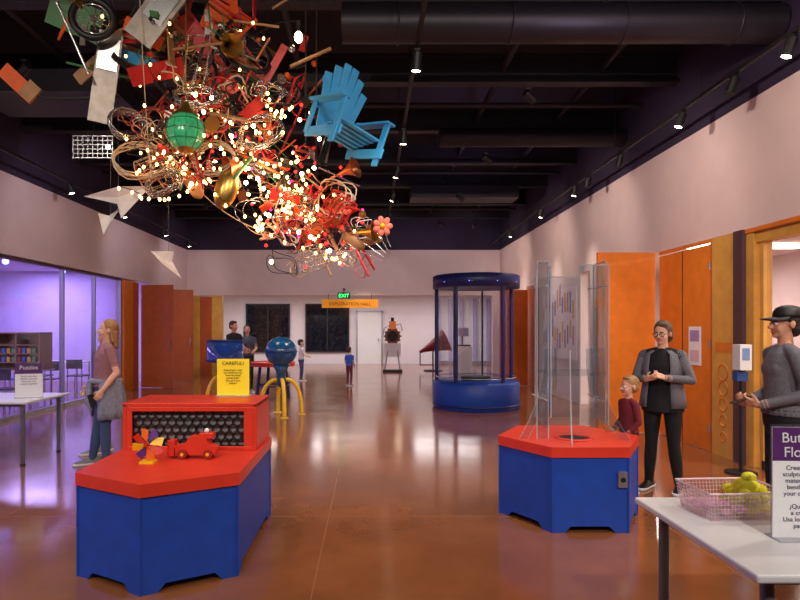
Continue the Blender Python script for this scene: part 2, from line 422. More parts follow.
def f(b):
    c=V((-1.53,4.12,.80))
    b.cyl((c.x,c.y+.02,.67),(c.x,c.y+.02,.8),.008,yellow); b.bb((c.x-.05,c.y-.02,.67),(c.x+.05,c.y+.06,.685),yellow)
    b.cyl(c+V((0,-.03,0)),c+V((0,.03,0)),.015,redp)
    cs=[yellow,M('toy_purple',(90,50,140)),M('toy_orange',(235,110,30)),redp]
    for k in range(8):
        a=k*pi/4; d=V((cos(a),0,sin(a))); t=V((-sin(a),.4,cos(a)))*.045
        b.add([c+d*.015,c+d*.1-t*.2,c+d*.11+t,c+d*.05+t],[(0,1,2,3)],cs[k%4])
one('pinwheel',f,e,solid=.004)
def f(b):
    c=V((-1.24,4.3,.67))
    prof=[(-.14,.03),(.14,.03),(.15,.08),(.1,.1),(.06,.15),(-.04,.16),(-.08,.1),(-.15,.09)]
    Mx=Matrix(((1,0,0,c.x),(0,0,-1,c.y+.05),(0,1,0,c.z),(0,0,0,1)))
    b.prism(prof,0,.09,redp,Mx)
    for x in(-.09,.09):
        for y in(-.05,.06): b.cyl((c.x+x,c.y+y-.01,.705),(c.x+x,c.y+y+.01,.705),.034,M('wheel_dark_red',(150,20,20)),n=20); b.cyl((c.x+x,c.y+y-.014,.705),(c.x+x,c.y+y+.014,.705),.012,yellow)
    b.bb((c.x+.02,c.y-.02,.81),(c.x+.12,c.y+.06,.85),redp); b.sph((c.x+.07,c.y,.865),.018,white); b.bb((c.x-.2,c.y-.04,.69),(c.x-.15,c.y+.05,.8),redp)
one('toy_car',f,e,bevel=.004)
e=empty('caution_sign')
def f(b):
    b.bb((-1.29,4.98,1.03),(-1.01,5.1,1.036),acredge); b.bb((-1.285,5.04,1.036),(-1.015,5.05,1.34),yelpap); b.bb((-1.295,5.052,1.036),(-1.005,5.056,1.35),acr)
one('holder',f,e)
ink=M('ink',(60,52,30))
text('title','CAREFUL!',(-1.15,5.036,1.29),.042,ink,e); text('body_text','Keep fingers, hair\nand clothing away\nfrom the wind\ntunnel grille.\nOne at a time\nplease!',(-1.15,5.036,1.24),.022,ink,e)

e=empty('wind_tube_exhibit')
cx,cy=1.72,5.2
pedestal(e,[(cx+.6*cos(radians(a)),cy+.6*sin(radians(a))) for a in(0,60,120,180,240,300)])
def f(b):
    b.lathe((cx,cy-.12,0),[(.16,.672),(.16,.68),(.12,.68),(.12,.672)],redp,32)
    b.lathe((cx,cy-.12,0),[(.125,.6735),(.001,.6735)],black,32)
    b.bb((1.93,4.655,.36),(2.0,4.68,.48),alum); b.cyl((1.965,4.65,.42),(1.965,4.66,.42),.02,black)
one('air_port',f,e)
def f(b):
    for k,a in enumerate((200,255,330,20,100)):
        a=radians(a); d=V((cos(a),sin(a),0)); t=V((-sin(a),cos(a),0))*.004; c0=V((cx,cy,0))
        out=[];inn=[]
        for i in range(12):
            u=i/11; z=.67+.75*u; r=.25+.25*(1-u)**2.2; out.append((r,z)); inn.append((r-.09+.03*u,z))
        prof=out+inn[::-1]; n=len(prof)
        vs=[c0+d*r+V((0,0,z))-t for r,z in prof]+[c0+d*r+V((0,0,z))+t for r,z in prof]
        fs=[(i,i+1,n-2-i,n-1-i) for i in range(11)]
        b.add(vs,fs,acr); b.add(vs,[tuple(i+n for i in reversed(q)) for q in fs],acr)
        b.add(vs,[(i,(i+1)%n,(i+1)%n+n,i+n) for i in range(n)],acredge)
one('acrylic_ribs',f,e)
def f(b):
    for (x,y,w_,ang,z0,z1) in((cx-.27,cy-.16,.1,.15,.67,2.16),(cx-.17,cy-.02,.34,1.35,.85,2.12),(cx+.13,cy-.25,.24,.06,.8,2.12),(cx-.03,cy+.2,.42,.1,.8,2.06),(cx+.26,cy-.02,.34,1.5,.8,2.16)):
        R=Matrix.Rotation(ang,3,'Z'); b.box((x,y,(z0+z1)/2),(w_,.006,z1-z0),acr,R)
        for s in(-1,1): b.box(V((x,y,(z0+z1)/2))+R@V((s*w_/2,0,0)),(.007,.01,z1-z0),acredge,R)
        b.box((x,y,z1),(w_,.01,.007),acredge,R)
    for z in(1.2,): 
        for s in(-1,1): b.bb((cx-.25,cy+s*.2-.004,z),(cx+.25,cy+s*.2+.004,z+.03),acr)
    for z in(1.0,1.95):
        for x in(cx-.25,cx+.25): b.cyl((x,cy-.22,z),(x,cy+.22,z),.006,acredge,n=8)
one('acrylic_panels',f,e)

# ---------------- blue booth
e=empty('cylindrical_booth',(2.15,12.2,0))
def f(b):
    b.lathe((0,0,0),[(.0,.0),(.85,0),(.87,.02),(.87,.5),(.84,.54),(0,.54)],bluep,48)
    b.lathe((0,0,0),[(.872,.06),(.885,.06),(.885,.1),(.872,.1)],navy,48)
one('base',f,e)
def f(b):
    b.lathe((0,0,0),[(.8,2.4),(.87,2.4),(.87,2.64),(.83,2.66),(0,2.66)],navy,48); b.lathe((0,0,0),[(.8,2.4),(.0,2.42)],navy,48)
one('canopy',f,e)
def f(b):
    for a in (15,165,232,300):
        x,y=.8*cos(radians(a)),.8*sin(radians(a)); b.cyl((x,y,.53),(x,y,2.42),.04,navy,n=12)
    for a in (70,115):
        x,y=.8*cos(radians(a)),.8*sin(radians(a)); b.cyl((x,y,.53),(x,y,2.42),.02,navy,n=12)
    b.ring((0,0,.62),.8,.012,alum,(0,0,1),40); 
one('columns',f,e)
one('curved_glass',lambda b:b.lathe((0,0,0),[(.78,.55),(.78,2.4)],acr,40,radians(20),radians(160)),e)
def f(b):
    for i in range(10):
        a=i*2*pi/10; b.sph((.84*cos(a)*1.03,.84*sin(a)*1.03,2.5),.009,M('blue_led',(90,120,255),emit=5),8,5)
    b.cyl((0,0,.54),(0,0,.62),.3,steel,n=24)
one('led_ring',f,e)

# ---------------- globe exhibits with yellow legs
def arch_legs(b,R,ztop,mat,n=3,a0=.4,r=.035):
    for k in range(n):
        a=a0+k*2*pi/n; d=V((cos(a),sin(a),0))
        pts=[]
        for i in range(13):
            t=i/12; x=.08+R*sin(t*pi/2)*1.0; z=r+ (ztop-r)*cos(t*pi/2)**.8
            pts.append(d*x+V((0,0,z)))
        b.tube(pts,r,mat,10); b.cyl(pts[-1]-V((0,0,r)),pts[-1]-V((0,0,r-.015)),.07,mat)
e=empty('globe_fountain_exhibit',(-1.63,11.0,0))
teal=M('teal_globe',(20,80,130),.25,noise=.3,scale=5,coat=.4)
def f(b):
    b.sph((0,0,1.17),(.29,.29,.27),teal,28,18); b.ring((0,0,1.17),.292,.012,navy); b.cyl((0,0,1.42),(0,0,1.5),.03,steel)
    b.lathe((0,0,0),[(.0,.5),(.08,.55),(.09,.8),(.16,.92),(.0,.94)],teal,20)
one('globe',f,e)
def f(b): arch_legs(b,.3,.66,yellow,4,.3)
one('arched_legs',f,e)
e=empty('water_tank_exhibit',(-2.75,11.4,0))
def f(b):
    arch_legs(b,.28,.7,yellow,4,.5)
one('arched_legs',f,e)
def f(b):
    b.cyl((0,0,.66),(0,0,.98),.07,navy); b.cyl((0,0,.96),(0,0,1.0),.36,navy,n=32)
    b.lathe((0,0,0),[(.34,1.0),(.34,1.36),(.32,1.36),(.32,1.0)],GL('blue_tank',(90,160,235),.2,.2,(60,120,220)),32)
    b.lathe((0,0,0),[(.31,1.0),(.31,1.25),(0,1.25)],GL('tank_water',(70,130,230),.2,.3,(40,100,210)),32); b.ring((0,0,1.36),.335,.015,navy)
one('tank',f,e)
e=empty('play_table',(-2.2,13.6,0))
def f(b):
    b.cyl((0,0,.74),(0,0,.82),.5,redp,n=36); b.ring((0,0,.82),.49,.02,redp); b.cyl((0,0,.82),(0,0,.95),.12,M('toy_yellow2',(220,160,30)))
one('top',f,e,bevel=.005)
def f(b):
    for k in range(4):
        a=k*pi/2+.5; b.cyl((.38*cos(a),.38*sin(a),0),(.3*cos(a),.3*sin(a),.74),.035,navy)
    b.ring((0,0,.3),.35,.018,navy)
one('legs',f,e)

# ---------------- gallery machine sculpture
e=empty('kinetic_machine_sculpture',(.82,21.9,0))
def f(b):
    cop=M('copper',(190,110,60),.3,.9)
    b.bb((-.35,-.25,0),(.35,.25,.08),black)
    for x in(-.28,.28):
        b.cyl((x,-.15,.08),(x*.5,0,1.0),.025,alum); b.cyl((x,.15,.08),(x*.5,0,1.0),.025,alum)
    b.bb((-.3,-.06,.55),(.3,.06,1.05),white)
    b.cyl((0,-.05,1.3),(0,.05,1.3),.28,steel,n=24); b.ring((0,-.06,1.3),.22,.02,cop,(0,1,0))
    for k in range(12):
        a=k*pi/6; b.box((.3*cos(a),0,1.3+.3*sin(a)),(.05,.08,.05),steel,Matrix.Rotation(-a,3,'Y'))
    b.bb((-.12,-.1,1.55),(.12,.1,1.85),cop); b.cyl((0,0,1.85),(0,0,1.98),.06,steel); b.tube([(.1,0,1.7),(.3,0,1.75),(.36,0,1.5)],.025,alum); b.tube([(-.1,0,1.7),(-.3,0,1.6),(-.36,0,1.35)],.025,alum)
one('machine',f,e)
e=empty('listening_horn',(2.35,22.4,0))
def f(b):
    mar=M('maroon_horn',(120,22,28),.4)
    pts=[];rs=[]
    for i in range(12):
        t=i/11; pts.append((-.5+1.0*t,0,.7+.45*t)); rs.append(.05+.38*t**1.3)
    b.tube(pts,rs,mar,24,caps=False); b.ring(pts[-1],.43,.02,mar,(1,0,.45))
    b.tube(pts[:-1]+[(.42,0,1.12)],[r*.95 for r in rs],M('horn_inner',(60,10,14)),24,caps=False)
one('horn',f,e)
def f(b):
    b.cyl((0,0,0),(0,0,.8),.03,black); b.cyl((0,0,0),(0,0,.04),.35,black,n=28); b.cyl((-.48,0,.2),(-.48,0,.7),.02,black); b.tube([(-.48,0,.22),(0,0,.22)],.02,black)
one('stand',f,e)
def f(b):
    b.bb((3.15,21.4,0),(3.65,21.9,.95),white); b.bb((3.2,21.45,.95),(3.6,21.85,1.0),steel); b.bb((3.3,21.6,1.0),(3.34,21.64,1.4),steel); b.bb((3.18,21.58,1.3),(3.55,21.64,1.6),M('lilac_rib'))
one('kiosk_display',f)

# ---------------- tables
def ftable(name,x0,x1,y0,y1,h=.75):
    e=empty(name)
    one('tabletop',lambda b:b.bb((x0,y0,h-.03),(x1,y1,h),M('table_white',(236,236,240),.35,noise=.02)),e,bevel=.008)
    def f(b):
        g=M('leg_grey',(120,120,126),.4,.6)
        for x in(x0+.1,x1-.1):
            for y in(y0+.1,y1-.1): b.cyl((x,y,.015),(x,y,h-.03),.024,g); b.cyl((x,y,0),(x,y,.02),.03,black)
        b.bb((x0+.1,y0+.09,h-.07),(x1-.1,y0+.11,h-.03),g); b.bb((x0+.1,y1-.11,h-.07),(x1-.1,y1-.09,h-.03),g)
    one('frame',f,e); return e
ftable('display_table',1.33,3.0,2.06,3.02)
ftable('display_table',-5.9,-3.95,6.9,7.9)
def sign(name,x,y,z,w_,h,rz,head,title,body,ts,bs):
    e=empty(name,(x,y,z),rz); hh=h*.3
    def f(b):
        b.bb((-w_/2,-.05,0),(w_/2,.05,.006),acredge); b.bb((-w_/2,-.003,.006),(w_/2,.003,h),M('paper',(240,240,244),.6,noise=.01)); b.bb((-w_/2-.004,.004,.004),(w_/2+.004,.008,h+.01),acr)
        b.bb((-w_/2,-.0045,h-hh),(w_/2,-.003,h),head)
    one('holder',f,e)
    text('title',title,(0,-.0055,h-ts*1.05),ts,white,e); text('body_text',body,(0,-.0045,h-hh-bs*1.4),bs,M('purple_ink',(70,60,110)),e); return e
sign('table_sign',1.76,2.42,.75,.27,.45,-.03,M('sign_purple',(84,36,104)),'Butterfly\nFlowers','Create a flower\nsculpture with the\nmaterials. Twist,\nbend and make\nyour own garden.\n\n¿Qué flor vas\na crear hoy?\nUsa los materiales\npara crear',.058,.026)
sign('table_sign',-4.15,7.3,.75,.3,.42,.3,M('sign_purple'),'Puzzles','Build with the\nblocks and see\nwhat you can\ncreate together',.07,.03)
e=empty('craft_basket',(1.66,2.76,.75),.05)
def f(b):
    wm=M('basket_plastic',(238,205,215),.3,.0)
    w0,d0,h=.165,.12,.12
    for i in range(8):
        z=.004+i*h/7; k=1+.12*i/7; P=[(-w0*k,-d0*k,z),(w0*k,-d0*k,z),(w0*k,d0*k,z),(-w0*k,d0*k,z)]
        for j in range(4): b.cyl(P[j],P[(j+1)%4],.005 if i==7 else .001,wm,n=6)
    for i in range(23):
        x=-w0+2*w0*i/22
        for s in(-1,1): b.cyl((x,s*d0,.004),(x*1.12,s*d0*1.12,h),.001,wm,n=5)
    for i in range(13):
        y=-d0+2*d0*i/12
        for s in(-1,1): b.cyl((s*w0,y,.004),(s*w0*1.12,y*1.12,h),.001,wm,n=5)
    k=1.12; A=[(-w0,-d0),(w0,-d0),(w0,d0),(-w0,d0)]
    tb=GL('clear_tub',(250,242,245),.15,.08,(240,220,228))
    vs=[(x,y,.002) for x,y in A]+[(x*k,y*k,h) for x,y in A]; b.add(vs,[(0,1,2,3)]+[(i,(i+1)%4,(i+1)%4+4,i+4) for i in range(4)],tb)
one('tub',f,e)
def f(b):
    ym=M('yellow_yarn',(244,234,50),.7,noise=.15,scale=60,bump=.5); pk=M('pink_yarn',(225,160,190),.7)
    for i in range(30):
        c=V((random.uniform(-.0,.15),random.uniform(-.08,.08),.03+random.random()*.08)); b.sph(c,(.03,.025,.022),ym,10,7)
    b.sph((.07,0,.125),(.06,.05,.035),ym); b.sph((.12,.01,.11),(.035,.03,.03),ym); b.sph((.085,.0,.165),(.032,.03,.022),ym)
    for i in range(20):
        c=V((random.uniform(-.15,0),random.uniform(-.09,.09),.02+random.random()*.03)); b.sph(c,(.026,.02,.014),pk,10,7)
one('craft_flowers',f,e)

# sanitizer
e=empty('hand_sanitizer_stand',(4.08,6.6,0))
def f(b):
    b.cyl((0,0,0),(0,0,.02),.16,black,n=28); b.cyl((0,0,.02),(0,0,1.3),.018,black)
    b.bb((-.06,-.03,1.02),(.06,.06,1.12),M('dispenser_blue',(40,80,150)))
one('stand',f,e)
one('dispenser',lambda b:(b.bb((-.065,-.09,1.14),(.065,.05,1.42),white),b.bb((-.04,-.095,1.25),(.04,-.09,1.38),M('dispenser_window',(120,150,200)))),e,bevel=.02)
e=empty('wall_poster')
one('sheet',lambda b:(b.bb((XR-.02,7.95,1.1),(XR-.012,8.25,1.62),M('paper')),b.bb((XR-.023,7.99,1.42),(XR-.0205,8.21,1.57),M('poster_purple',(160,140,200))),b.bb((XR-.023,7.99,1.15),(XR-.0205,8.21,1.3),M('poster_pink',(220,190,205)))),e)

# classroom furniture
def chair(loc,rz,col):
    e=empty('classroom_chair',loc,rz)
    def f(b):
        b.bb((-.2,-.2,.43),(.2,.2,.46),col); b.bb((-.19,.18,.62),(.19,.21,.84),col)
        for x in(-.17,.17):
            b.cyl((x,-.17,0),(x,-.17,.43),.013,alum,n=8); b.tube([(x,.2,0),(x,.17,.43),(x,.2,.8)],.013,alum,8)
    one('seat_frame',f,e,bevel=.005)
def ctable(name,x,y,w_,d):
    e=empty(name,(x,y,0)); one('tabletop',lambda b:b.bb((-w_/2,-d/2,.7),(w_/2,d/2,.73),white),e)
    one('legs',lambda b:[b.cyl((sx*(w_/2-.06),sy*(d/2-.06),0),(sx*(w_/2-.06),sy*(d/2-.06),.7),.02,alum) for sx in(-1,1) for sy in(-1,1)],e)
ctable('classroom_table',-7.7,12.6,1.7,.9); ctable('classroom_table',-7.5,9.8,1.5,.8); ctable('classroom_table',-8.2,15.6,1.6,.8)
cc=M('chair_dark',(40,44,60)); cb=M('chair_blue',(60,90,170))
for p,r,c in(((-6.9,11.4,0),pi,cc),((-7.6,11.5,0),pi,cb),((-8.3,11.5,0),pi,cc),((-7.3,13.6,0),0,cc),((-8.0,13.6,0),0,cb),((-7.1,14.6,0),pi,cc),((-8,14.6,0),pi,cc),((-7.4,8.9,0),pi,cc)): chair(p,r,c)
e=empty('wooden_marble_cabinet',(-7.3,12.6,.73))
def f(b):
    wd=M('cabinet_wood',(160,115,66),.6,noise=.2)
    b.bb((-.5,-.25,0),(-.47,.25,.78),wd);b.bb((.47,-.25,0),(.5,.25,.78),wd);b.bb((-.5,-.25,.75),(.5,.25,.78),wd);b.bb((-.5,-.25,0),(.5,.25,.03),wd);b.bb((-.47,.22,.03),(.47,.25,.75),wd)
    b.bb((-.015,-.24,.03),(.015,.22,.75),wd)
    for i in range(3):
        for s in(-1,1): b.bb((min(0,s*.47),-.24,.15+i*.18),(max(0,s*.47),.22,.17+i*.18),wd)
    cs=[(200,60,50),(230,190,60),(60,120,180),(230,230,230)]
    for i in range(16):
        x=-.42+(i%8)*.105; b.bb((x,-.2,.17+.18*(i//8)),(x+.07,-.05,.17+.18*(i//8)+.1),M('bin_%d'%(i%4),cs[i%4],.5))
one('cabinet',f,e)

# ---------------- hanging sculpture
e=empty('hanging_junk_sculpture')
def rv(c,s): return V([c[i]+s[i]*max(-1.6,min(1.6,random.gauss(0,1))) for i in range(3)])
CL=[((-2.0,5.6,4.3),(.5,.3,.26)),((-1.25,5.5,3.45),(.42,.28,.34)),((-1.72,5.3,3.12),(.26,.22,.2)),((-.5,5.5,2.5),(.27,.2,.21)),((-.75,5.5,2.95),(.3,.2,.25)),((-1.2,5.6,4.2),(.42,.3,.3))]
silver=M('sc_silver',(190,188,185),.25,.9); brass=M('sc_brass',(180,140,70),.3,.9); beige=M('sc_beige_wire',(205,180,150),.5); copp=M('sc_copper',(180,105,65),.35,.8); redm=M('sc_red',(190,34,32),.4); wood=M('sc_wood',(160,116,76),.55,noise=.25,scale=7); sblue=M('sc_skyblue',(60,165,225),.45); green=M('sc_green',(70,120,70),.5); dkm=M('sc_dark',(40,36,36),.5,.3); pink=M('sc_salmon',(235,120,100),.5); whitep=M('sc_white',(235,228,225),.6); orp=M('sc_orange',(222,92,32),.5)
def f(b): # coils
    for i in range(76):
        k=random.choice([1,2,2,3,4,1,3]); c=rv(*CL[k]); R=random.uniform(.07,.22); ax=V((random.uniform(-1,1),random.uniform(-1,1),random.uniform(-1,1))).normalized(); q=ax.to_track_quat('Z','Y')
        n=random.choice([26,40,52]); turns=n/20; pts=[]
        for j in range(n):
            a=j/n*2*pi*turns; rr=R*(1+.15*sin(a*2.3+i)); pts.append(c+q@V((rr*cos(a),rr*.75*sin(a),.1*(j/n-.5)+.03*sin(a*3))))
        b.tube(pts,random.choice([.004,.006,.009]),random.choice([beige,beige,silver,copp,whitep,dkm,redm,redm]),6)
    for c,R,ax in (((-2.0,5.2,3.05),.22,(.3,-1,.5)),((-1.78,5.15,2.85),.17,(-.4,-1,.6)),((-1.5,5.2,3.6),.2,(.2,-1,1)),((-2.15,5.3,3.4),.16,(.8,-1,.2)),((-.95,5.2,3.3),.2,(-.3,-1,.4)),((-1.35,5.15,3.05),.18,(-.1,-1,.2))):
        q=V(ax).normalized().to_track_quat('Z','Y'); c=V(c)
        b.tube([c+q@V(((R+.018*sin(t*.37))*cos(t*.35),(R*.8+.02*cos(t*.23))*sin(t*.35),.03*sin(t*.9))) for t in range(150)],.0055,random.choice([beige,beige,silver]),6)
one('wire_coils',f,e)
def f(b): # tube frames
    for i in range(84):
        k=random.choice([0,0,1,1,3,4,5,5]); c=rv(*CL[k]); d=V((random.uniform(-1,1),random.uniform(-.6,.6),random.uniform(-1,1))).normalized(); L=random.uniform(.2,.65); s=d.orthogonal().normalized()*random.uniform(.08,.22)
        m=random.choice([silver,redm,redm,dkm,wood,copp,green,silver,orp])
        r=random.choice([.008,.012,.017]); 
        if i%3==0: b.tube([c-d*L/2,c+d*L/2,c+d*L/2+s,c-d*L/2+s],r,m,8,True)
        else: b.cyl(c-d*L/2,c+d*L/2,r,m,n=8)
one('tube_frames',f,e)
def f(b): # boards/panels
    def bd(c,d,m,rx,ry,rz): b.box(c,d,m,(Matrix.Rotation(rz,3,'Z')@Matrix.Rotation(ry,3,'Y')@Matrix.Rotation(rx,3,'X')))
    gw=M('sc_greywood',(150,138,126),.4,.3,noise=.2)
    bd((-2.38,5.4,3.85),(.2,.03,.8),gw,.1,.14,.3)
    bd((-2.34,5.37,4.05),(.17,.02,.28),silver,.1,.14,.3)
    bd((-1.78,5.2,4.42),(.26,.03,.8),gw,.1,.62,.2)
    bd((-1.74,5.18,4.46),(.18,.02,.5),silver,.1,.62,.2)
    bd((-2.75,5.6,4.5),(.5,.03,.3),green,.3,.4,.1)
    bd((-2.15,5.9,4.45),(.7,.02,.35),wood,.3,-.5,.2)
    bd((-2.7,5.9,4.2),(.12,.02,.5),wood,.3,.9,.2)
    bd((-1.5,5.6,4.15),(.15,.03,.8),redm,.1,-.6,.2)
    bd((-1.2,5.6,4.1),(.1,.03,.7),wood,.1,-.9,.2)
    bd((-.95,5.6,3.95),(.07,.03,.65),redm,.1,.5,.2)
    bd((-1.35,5.6,4.45),(.4,.03,.28),orp,.6,.4,.4)
    bd((-1.95,5.5,3.95),(.5,.03,.16),redm,.6,-.3,.2)
    bd((-2.0,5.3,4.2),(.35,.03,.12),orp,.6,.5,.2)
    bd((-1.05,5.35,3.55),(.3,.03,.1),redm,.4,-.8,.2)
    bd((-.75,5.3,2.75),(.26,.03,.1),redm,.4,.3,.2)
    bd((-.45,5.3,2.5),(.2,.03,.1),orp,.2,-.5,.2)
    bd((-2.15,5.6,4.1),(.4,.02,.1),sblue,.4,.3,.1)
    for i in range(40):
        c=rv(*random.choice([CL[0],CL[0],CL[5],CL[5],CL[1],CL[4]])); bd(c,(random.uniform(.1,.35),.015,random.uniform(.03,.12)),random.choice([wood,redm,redm,silver,gw,brass,whitep,green,orp,dkm]),random.random()*3,random.random()*3,random.random()*3)
one('salvaged_boards',f,e)
def wheel(b,c,R,ax,tire=.022):
    c=V(c); b.ring(c,R,tire,black,ax,32,8); b.ring(c,R-tire*1.2,.006,silver,ax,32)
    q=V(ax).normalized().to_track_quat('Z','Y'); b.cyl(c-q@V((0,0,.03)),c+q@V((0,0,.03)),.02,silver,n=10)
    for k in range(14):
        a=k*2*pi/14; b.cyl(c,c+q@V((R*cos(a),R*sin(a),0))*.92,.0025,silver,n=4)
one('wheels',lambda b:(wheel(b,(-2.4,5.2,4.28),.17,(.3,-1,.1),.03),wheel(b,(-1.15,5.5,4.15),.26,(.6,-.8,.5)),wheel(b,(-.95,5.4,3.1),.14,(.2,-1,.3),.012),wheel(b,(-1.6,5.5,3.85),.24,(-.5,-1,.3),.015),wheel(b,(-.8,5.6,3.8),.16,(.3,-1,.5),.012)),e)
def f(b):
    b.tube([(-3.05,5.5,3.72),(-2.8,5.5,3.7),(-2.3,5.5,3.72)],[.012,.018,.014],dkm,8)
    R=Matrix.Rotation(.75,3,'Y'); b.box((-3.22,5.5,3.84),(.4,.02,.14),orp,R); b.box((-3.1,5.48,3.76),(.14,.03,.16),wood,R)
one('paddle',f,e)
def cage(b,c,R,h,m,ax,n=12):
    q=V(ax).normalized().to_track_quat('Z','Y'); c=V(c)
    for t in(-.5,0,.5): b.ring(c+q@V((0,0,t*h)),R*(1 if t<.4 else .85),.005,m,ax,24)
    for k in range(n):
        a=k*2*pi/n; b.tube([c+q@V((R*cos(a),R*sin(a),-.5*h)),c+q@V((R*cos(a),R*sin(a),0)),c+q@V((.85*R*cos(a),.85*R*sin(a),.5*h)),c+q@V((0,0,.65*h))],.003,m,5)
one('wire_cages',lambda b:(cage(b,(-.65,5.2,2.62),.17,.24,silver,(.2,.1,1)),cage(b,(-.28,5.4,2.7),.13,.2,redm,(.5,0,1)),cage(b,(-.5,5.3,2.22),.14,.18,silver,(-.3,0,1)),cage(b,(-1.9,5.4,3.0),.16,.3,beige,(1,0,.4)),cage(b,(-.2,5.4,2.26),.09,.16,silver,(.6,0,1))),e)
def f(b):
    for i in range(9): b.box((-2.72+i*.045,5.5,3.26),(.006,.01,.2),silver)
    for i in range(6): b.box((-2.54,5.5,3.16+i*.04),(.38,.01,.006),silver)
    b.cyl((-2.54,5.5,3.36),(-2.5,5.5,3.7),.004,dkm,n=5)
one('metal_rack',f,e)
gg=M('green_glass',(50,160,100),.15,noise=.35,scale=25,bump=.8,coat=.5); gg.node_tree.nodes['Principled BSDF'].inputs['Emission Color'].default_value=(.08,.6,.25,1); gg.node_tree.nodes['Principled BSDF'].inputs['Emission Strength'].default_value=.2
def f(b):
    c=(-1.52,4.95,3.22); b.sph(c,(.155,.155,.165),gg,24,16)
    b.lathe(c,[(.0,.25),(.03,.24),(.05,.19),(.11,.14),(.115,.12)],brass,20); b.lathe(c,[(.09,-.13),(.05,-.17),(0,-.18)],brass,20); b.cyl((c[0],c[1],c[2]+.24),(c[0],c[1],4.5),.006,brass,n=6)
    for z in(-.08,0,.08): b.ring((c[0],c[1],c[2]+z),.156*sqrt(1-(z/.165)**2)+.002,.004,M('green_glass_rib',(30,110,60),.3))
    for k in range(10): 
        a=k*pi/5; b.tube([(c[0]+.157*sin(t*pi/12)*cos(a),c[1]+.157*sin(t*pi/12)*sin(a),c[2]+.167*cos(t*pi/12)) for t in range(2,11)],.003,M('green_glass_rib'),5)
one('green_glass_lantern',f,e)
ce=bpy.data.objects.new('blue_slat_chair',None); COL.objects.link(ce); ce.parent=e; ce.location=(-.29,5.2,3.36); ce.rotation_euler=(radians(12),radians(14),radians(42)); ce.scale=(1.0,1.0,1.05)
def f(b):
    for i in range(6):
        a=(i-2.5)*.075; R=Matrix.Rotation(a,3,'Y'); h=.62-.035*abs(i-2.5)**1.6
        b.box((sin(a)*.3+(i-2.5)*.042,.05,-.1+h/2*cos(a)),(.072,.02,h),sblue,R)
    b.box((0,.07,.1),(.42,.02,.06),sblue); b.box((0,.07,.3),(.46,.02,.05),sblue)
    for i in range(6): b.box((0,-.03-i*.065,-.12+i*.012),(.42,.06,.018),sblue)
    for s in(-1,1):
        b.box((s*.23,-.2,-.16),(.022,.5,.08),sblue); b.box((s*.25,-.17,.1),(.09,.5,.02),sblue); b.box((s*.24,-.38,-.08),(.022,.07,.36),sblue); b.box((s*.24,.04,-.02),(.022,.06,.3),sblue)
b=MB(); f(b); b.make('slats',ce,bevel=.004)
def f(b):
    R=Matrix.Rotation(.3,3,'Y'); b.sph((-1.22,5.1,2.78),(.1,.06,.18),brass,18,12,R); b.sph((-1.55,5.3,2.85),(.07,.05,.12),wood,16,10,Matrix.Rotation(-.5,3,'Y'))
    for c,a in(((-.35,5.4,2.95),(1,-.5,.3)),((-1.0,5.2,3.05),(-1,-.6,-.4)),((-.2,5.4,2.45),(1,-.4,0)),((-1.3,5.3,4.1),(.6,-1,-.5))):
        q=V(a).normalized(); pts=[V(c)+q*.26*i/9 for i in range(10)]; b.tube(pts,[.012+.085*(i/9)**3 for i in range(10)],random.choice([brass,copp]),18,caps=False)
    for i in range(20):
        c=rv(*random.choice(CL[1:])); q=V((random.uniform(-1,1),-1,random.uniform(-1,1))).normalized(); b.cyl(c,c+q*.012,random.uniform(.03,.08),random.choice([brass,silver,redm,copp,dkm]),n=20)
    for i in range(40):
        c=rv(*random.choice(CL[1:])); b.sph(c,random.uniform(.015,.035),random.choice([redm,redm,brass,copp,dkm,orp,silver]),10,7)
one('horns_and_bells',f,e)
def f(b):
    c=V((.11,5.3,2.5))
    for k in range(7):
        a=k*2*pi/7; b.sph(c+V((.055*cos(a),0,.055*sin(a))),(.038,.014,.028),pink,12,8,Matrix.Rotation(-a,3,'Y'))
    b.sph(c+V((0,-.012,0)),(.025,.02,.025),yellow); b.tube([c,c+V((-.15,.1,-.02)),(-.3,5.5,2.55)],.006,green,6)
    b.sph((-.15,5.4,2.38),(.12,.04,.05),wood,14,8,Matrix.Rotation(.5,3,'Y')); b.sph((.02,5.5,2.4),(.1,.03,.04),wood,14,8,Matrix.Rotation(-.2,3,'Y'))
    for k in range(5): b.tube([(-.3,5.5,2.5),(-.1+.05*k,5.4,2.3+.06*k),(.1+.02*k,5.3,2.2+.03*k)],.004,silver,5)
one('flower_ornament',f,e)
def f(b):
    for c,s,t in((V((-2.35,5.6,2.82)),.95,.0),(V((-2.55,5.9,2.68)),.5,2.2),(V((-2.15,6.4,2.3)),.6,4)):
        q=Matrix.Rotation(t,3,'Y')
        P=[c+q@V(p)*s for p in((0,0,0),(.34,-.05,.1),(.04,-.1,.08),(-.36,.05,.02),(-.02,.02,-.06),(.06,-.08,-.22))]
        b.add(P,[(0,1,2),(0,2,3),(0,3,4),(0,4,5),(0,5,1)],whitep); b.cyl(c,c+V((0,0,1.1)),.002,silver,n=4)
one('paper_kites',f,e,solid=.003)
wb=M('warm_bulb',(255,186,104),emit=14); wb2=M('white_bulb',(255,222,176),emit=22); rb=M('red_bulb',(255,34,28),emit=5); mb_=M('magenta_bulb',(230,40,130),emit=3)
